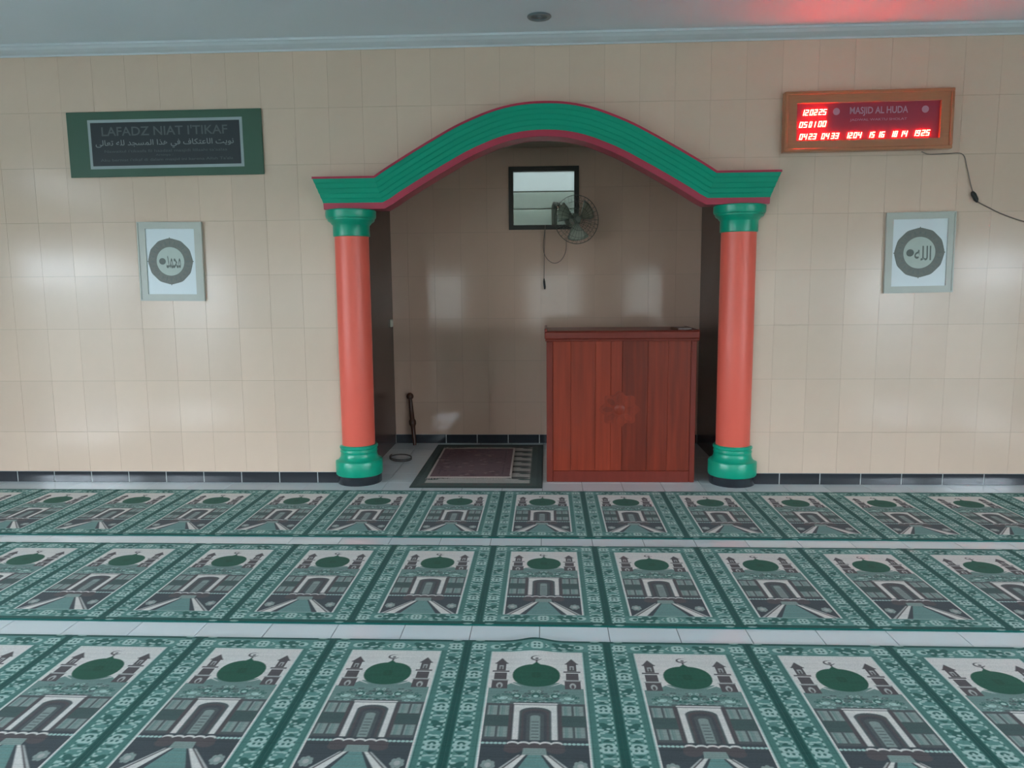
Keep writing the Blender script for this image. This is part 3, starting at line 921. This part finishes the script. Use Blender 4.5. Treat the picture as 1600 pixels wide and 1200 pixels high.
# ------------------------------------------------------------------ two calligraphy pictures
def picture(c, hw, hh, ihw, ihh, rc, ro, ri, txt, label, rot):
    e = tag(empty('calligraphy_picture', (c[0], -.0065, c[2]), (0, rot, 0)), label, 'picture', 'framed calligraphy medallions')
    fr = MB()
    for a, b, p, q in ((-hw, -ihw, -hh, hh), (ihw, hw, -hh, hh), (-ihw, ihw, -hh, -ihh), (-ihw, ihw, ihh, hh)):
        fr.box(a, b, -.018, 0, p, q)
    fr.build('frame', 'pic_frame', e)
    fr = MB()
    g = .008
    for a, b, p, q in ((-hw-.002, -hw+g, -hh-.002, hh+.002), (hw-g, hw+.002, -hh-.002, hh+.002), (-hw+g, hw-g, -hh-.002, -hh+g), (-hw+g, hw-g, hh-g, hh+.002)):
        fr.box(a, b, -.023, -.001, p, q)
    fr.build('frame_edge', 'pic_frame', e)
    pap = MB().box(-ihw, ihw, -.010, 0, -ihh, ihh).build('print', 'pic_paper', e)
    dx, dz = rc
    n = 72
    rad = [ro*(1+.022*abs(math.cos(6*t))**3) for t in np.arange(n)*2*math.pi/n]
    out = [(dx+r*math.cos(t), dz+r*math.sin(t)) for r, t in zip(rad, np.arange(n)*2*math.pi/n)]
    MB().prism(out, -.0112, -.0098).build('ring', 'pic_ring', pap)
    MB().prism([(dx+ri*math.cos(t), dz+ri*math.sin(t)) for t in np.arange(48)*2*math.pi/48], -.0120, -.0110).build('disc', 'pic_disc', pap)
    for a in range(4):
        t = a*math.pi/2
        l0, l1 = ro*.98, ro*1.07
        q = [(dx+l0*math.cos(t-.05), dz+l0*math.sin(t-.05)), (dx+l1*math.cos(t), dz+l1*math.sin(t)), (dx+l0*math.cos(t+.05), dz+l0*math.sin(t+.05))]
        MB().prism(q, -.0112, -.0098).build('ring_point', 'pic_ring', pap)
    for a in range(24):            # small lozenges round the ring
        t = a*math.pi/12
        r0 = (ro+ri)/2; s = (ro-ri)*.30
        q = [(dx+r*math.cos(t+b), dz+r*math.sin(t+b)) for r, b in ((r0-s, 0), (r0, .05), (r0+s, 0), (r0, -.05))]
        MB().prism(q, -.0118, -.0110).build('ring_lozenge', 'pic_ink', pap)
    link('calligraphy', text_mesh(txt, ri*1.05, ri*.92, .012), pap, 'pic_ink', (dx+ri*.22, -.0124, dz-.004))
    MB().prism([(dx-ri*.58+.24*ri*math.cos(t), dz+.23*ri*math.sin(t)) for t in np.arange(20)*2*math.pi/20], -.0126, -.0118).build('seal', 'pic_ink', pap)
    return e
picture(at(269.5, 409), .245, .291, .187, .243, (-.006, .002), .168, .106, arabic('محمد'), 'pale framed calligraphy medallion hanging under the green banner', .012)
picture(at(1434.5, 395), .240, .284, .192, .238, (0, 0), .173, .112, arabic('الله'), 'pale framed calligraphy medallion hanging under the red prayer clock', -.012)

# ------------------------------------------------------------------ LED prayer-time clock
clk_c = (at(1221, 147)+at(1482, 142)+at(1222, 243)+at(1480, 232))/4
clk = tag(empty('prayer_clock', (clk_c[0], -.0065, clk_c[2]), (0, -.006, 0)), 'wood framed prayer-time clock with glowing red digits', 'clock')
kw, kh = .578, .204
fr = .085
def frame_bar(pts):
    mb = MB()
    return mb.prism(pts, -.062, -.006)
for pts in ([(-kw, -kh), (kw, -kh), (kw-fr, -kh+.075), (-kw+fr, -kh+.075)], [(kw, -kh), (kw, kh), (kw-fr, kh-.078), (kw-fr, -kh+.075)],
            [(kw, kh), (-kw, kh), (-kw+fr, kh-.078), (kw-fr, kh-.078)], [(-kw, kh), (-kw, -kh), (-kw+fr, -kh+.075), (-kw+fr, kh-.078)]):
    frame_bar(pts).build('frame_bar', 'clock_frame', clk)
for a, b, p, q in ((-kw, kw, -kh, -kh+.022), (-kw, kw, kh-.022, kh), (-kw, -kw+.022, -kh+.022, kh-.022), (kw-.022, kw, -kh+.022, kh-.022)):
    MB().box(a, b, -.074, -.06, p, q, .004).build('frame_bead', 'clock_frame', clk)
MB().box(-kw+.01, kw-.01, -.006, 0, -kh+.01, kh-.01).build('back_board', 'black', clk)
pan = MB().box(-kw+fr-.004, kw-fr+.004, -.040, -.034, -kh+.071, kh-.074).build('display_panel', 'clock_panel', clk)
YD = -.0065-.040
SEG = {'0': 'abcdef', '1': 'bc', '2': 'abged', '3': 'abgcd', '4': 'fgbc', '5': 'afgcd', '6': 'afgedc', '7': 'abc', '8': 'abcdefg', '9': 'abcdfg'}
def digit(ch, x, z, w_, h, parent):
    mb = MB(); t = h*.15; sh = .22
    S = dict(a=(0, w_, h-t, h), d=(0, w_, 0, t), g=(0, w_, h/2-t/2, h/2+t/2), f=(0, t, h/2, h), b=(w_-t, w_, h/2, h), e=(0, t, 0, h/2), c=(w_-t, w_, 0, h/2))
    for s in SEG[ch]:
        a, b, p, q = S[s]
        g = t*.12
        a, b, p, q = a+g, b-g, p+g, q-g
        vv = [(x+xx+sh*zz, yy, z+zz) for zz in (p, q) for yy in (-.0045, 0) for xx in (a, b)]
        mb.add(vv, [(0, 2, 3, 1), (4, 5, 7, 6), (0, 1, 5, 4), (2, 6, 7, 3), (0, 4, 6, 2), (1, 3, 7, 5)])
    return mb.build('led_digit', 'led', parent)
def pair(txt, u0, u1, v, h=.040):
    a, b = at(u0, v, 1, YD), at(u1, v, 1, YD)
    lx = a[0]-clk_c[0]; wd = (b[0]-a[0])
    w_ = wd*.40
    for i, ch in enumerate(txt):
        o = digit(ch, lx+i*wd*.52-.004, a[2]-clk_c[2]-h/2, w_, h, clk)
        o.location = (0, -.040, 0)
for txt, u0, u1, v in [('12', 1252, 1264, 175.8), ('02', 1265.5, 1278, 175.3), ('25', 1279.5, 1292, 174.8),
                       ('05', 1249, 1262, 194.7), ('01', 1264, 1275, 194.2), ('00', 1278.5, 1291.5, 193.4),
                       ('04', 1249, 1261.5, 213.3), ('23', 1263.5, 1276, 213.0), ('04', 1283.5, 1296, 212.5), ('33', 1298.5, 1311, 212.2),
                       ('12', 1321, 1332, 211.6), ('04', 1333.5, 1346.5, 211.3), ('15', 1355.5, 1367, 210.8), ('16', 1370, 1382.5, 210.5),
                       ('18', 1391, 1402.5, 209.9), ('14', 1405, 1418, 209.5), ('19', 1426, 1438, 208.6), ('25', 1439.5, 1453, 208.2)]:
    pair(txt, u0, u1, v)
def clk_line(txt, u0, u1, v, h, bold):
    a, b = at(u0, v, 1, YD), at(u1, v, 1, YD)
    me = text_mesh(txt, b[0]-a[0], h, bold)
    loc = ((a[0]+b[0])/2-clk_c[0], -.0404, (a[2]+b[2])/2-clk_c[2])
    if h > .04:
        for q in words(me, h*.22): link('word', q, clk, 'clock_print', loc)
    else:
        link('lettering', me, clk, 'clock_print', loc)['kind'] = 'stuff'
clk_line('MASJID AL HUDA', 1328, 1419, 173.5, .062, .02)
clk_line('JADWAL WAKTU SHOLAT', 1328, 1417, 187, .020, .004)
for u in (1307, 1446):
    p = at(u, 174 if u < 1400 else 171, 1, YD)
    MB().lathe([(.024, 0), (.024, .0006)], 24, axis='y').build('emblem', 'clock_print', clk, (p[0]-clk_c[0], -.0400, p[2]-clk_c[2]))

# cable with its plug
def P(u, v, y=-.012): return at(u, v, 1, y)
cab = tag(empty('clock_cable', P(1505, 241)), 'thin grey cable with dark plug running down from the prayer clock', 'cable')
o0 = np.array(cab.location)
def smooth(pts, n=8):
    pts = [np.asarray(p, float) for p in pts]; out = []
    e = [2*pts[0]-pts[1]]+pts+[2*pts[-1]-pts[-2]]
    for i in range(1, len(e)-2):
        for t in np.arange(n)/n:
            a, b, c, d = e[i-1:i+3]
            out.append(.5*((2*b)+(-a+c)*t+(2*a-5*b+4*c-d)*t*t+(-a+3*b-3*c+d)*t**3))
    return out+[pts[-1]]
MB().tube([p-o0 for p in smooth([P(1440, 237, -.02), P(1452, 241), P(1480, 240), P(1504, 241), P(1511, 262), P(1516, 285), P(1520, 300)])], .0035, 6).build('upper_lead', 'cord', cab, smooth=True)
MB().tube([p-o0 for p in smooth([P(1525, 314), P(1540, 322), P(1565, 334), P(1600, 346), P(1640, 352), P(1680, 350)])], .004, 6).build('lower_lead', 'cord', cab, smooth=True)
a, b = P(1519, 299, -.022), P(1527, 316, -.022)
MB().tube([a-o0, a+(b-a)*.12-o0, a+(b-a)*.3-o0, a+(b-a)*.75-o0, b-o0], [.006, .013, .017, .016, .006], 10).build('plug', 'black', cab, smooth=True)

# ------------------------------------------------------------------ fan, staff, switch, downlight, cord loop
px = at(866, 330, 1, NB-.02)
hub = at(901, 343, 1, NB-.30)
fan = tag(empty('wall_fan', (px[0], NB-.02, px[2])), 'grey-green wall fan in front of the niche window', 'fan')
o0 = np.array(fan.location)
MB().box(-.026, .026, -.024, 0, -.125, .06, .008).build('wall_plate', 'fan_grey', fan)
MB().tube([(0, -.01, .03), (0, -.07, .06), (.03, -.13, .05), (hub[0]-o0[0]-.01, hub[1]-o0[1]+.10, hub[2]-o0[2])], [.02, .018, .016, .018], 10).build('arm', 'fan_grey', fan, smooth=True)
head = empty('fan_head'); head.parent = fan
head.location = tuple(hub-o0); head.rotation_euler = (0, 0, .38)
MB().lathe([(.03, -.15), (.055, -.14), (.062, -.08), (.055, -.035), (.02, -.02)], 24, axis='y').build('motor_housing', 'fan_grey', head, smooth=True)
MB().lathe([(.005, -.02), (.028, -.02), (.030, .03), (.022, .042), (.005, .046)], 20, axis='y').build('hub', 'fan_green', head, smooth=True)
for k in range(3):
    mb = MB(); n = 9; v = []
    for i, r in enumerate(np.linspace(.025, .185, n)):
        wd = .35+.75*math.sin(math.pi*min(1, (r-.02)/.18)**.7*.62)
        for s_ in np.linspace(-.5, .5, 7):
            t = 2*math.pi*k/3+.5+s_*wd+.15*(r/.18)
            v.append((r*math.cos(t), .012-s_*.05*(1.1-r*1.5), r*math.sin(t)))
    f = [(i*7+j, i*7+j+1, (i+1)*7+j+1, (i+1)*7+j) for i in range(n-1) for j in range(6)]
    o = mb.add(v, f).build('blade', 'fan_green', head, smooth=True)
    md = o.modifiers.new('thickness', 'SOLIDIFY'); md.thickness = .002
for nm, yy, sg in (('front_guard', -.055, -1), ('rear_guard', .055, 1)):
    mb = MB()
    for r, y in ((.212, 0), (.16, yy*.75), (.10, yy), (.04, yy*1.05)):
        mb.tube([(r*math.cos(t), y, r*math.sin(t)) for t in np.arange(36)*2*math.pi/36], .003 if r > .2 else .0016, 5, True)
    for t in np.arange(32)*2*math.pi/32:
        c_, s_ = math.cos(t), math.sin(t)
        mb.tube([(.03*c_, yy*1.05, .03*s_), (.10*c_, yy, .10*s_), (.16*c_, yy*.75, .16*s_), (.212*c_, 0, .212*s_)], .0011, 4)
    mb.build(nm, 'fan_wire', head)
def PB(u, v, y=NB-.03): return at(u, v, 1, y)
mb = MB().tube([p-o0 for p in [PB(852, 352), PB(850.5, 390), PB(850, 436)]], .0026, 6)
pc = mb.build('pull_cord', 'cord', fan)
MB().tube([p-o0 for p in [PB(850, 435), PB(850.2, 440), PB(851, 448), PB(851, 452)]], [.004, .010, .010, .006], 8).build('cord_knob', 'black', pc)
MB().tube([p-o0 for p in smooth([PB(852, 352), PB(849, 385), PB(852, 400), PB(860, 409), PB(869, 411), PB(878, 405), PB(884, 392), PB(885, 372)])], .003, 6).build('power_cord', 'cord', fan, smooth=True)

a, b = at(640, 613, 1, NB-.04), at(648, 692, 1, NB-.10)
st = tag(empty('wooden_staff', (b[0], b[1], 0)), 'short brown turned wooden staff leaning on the niche back wall', 'staff')
b = np.array([b[0], b[1], .004]); dv = a-b
MB().tube([dv*t for t in (0, .08, .3, .36, .40, .46, .50, .75, .88)], [.016, .018, .021, .023, .034, .034, .023, .020, .018], 12).build('shaft', 'wood_dark', st, smooth=True)
MB().tube([dv*t for t in (.87, .89, .93, .97, 1.0)], [.014, .030, .036, .030, .012], 12).build('knob', 'wood_dark', st, smooth=True)

sw = tag(empty('light_switch', (NL, 1.40, at(611, 505, 1, 1.4)[2])), 'small ivory switch on the dark niche side wall', 'switch')
MB().box(0, .016, -.035, .035, -.035, .035, .004).build('plate', 'switch', sw)
MB().box(.015, .021, -.014, .014, -.018, .018, .002).build('rocker', 'switch', sw)

dl = at(842.5, 25, 2, ZC)
lt = tag(empty('ceiling_downlight', (dl[0], dl[1], ZC)), 'small round unlit downlight recessed in the white ceiling', 'lamp')
MB().lathe([(.050, .0), (.078, -.001), (.080, -.006), (.074, -.012), (.056, -.010), (.050, -.004)], 32, caps=False).build('trim_ring', 'dim_metal', lt, smooth=True)
MB().lathe([(.052, -.003), (.03, -.002), (.002, -.002)], 32, caps=False).build('reflector', 'dim_metal', lt, smooth=True)
MB().lathe([(.002, -.012), (.018, -.010), (.022, -.004), (.020, -.001)], 20, caps=False).build('bulb', 'dim_metal', lt, smooth=True)

# loop of dark cord on the niche floor
pts = []
for t in np.linspace(0, 2*math.pi*1.6, 40):
    p = at(626+17*math.cos(t), 716.5+5*math.sin(t), 2, .006)
    pts.append((p[0], p[1], .006+.002*t))
tag(MB().tube(pts, .005, 6).build('floor_cord', 'black', smooth=True), 'loop of dark cord lying on the niche floor', 'cord')
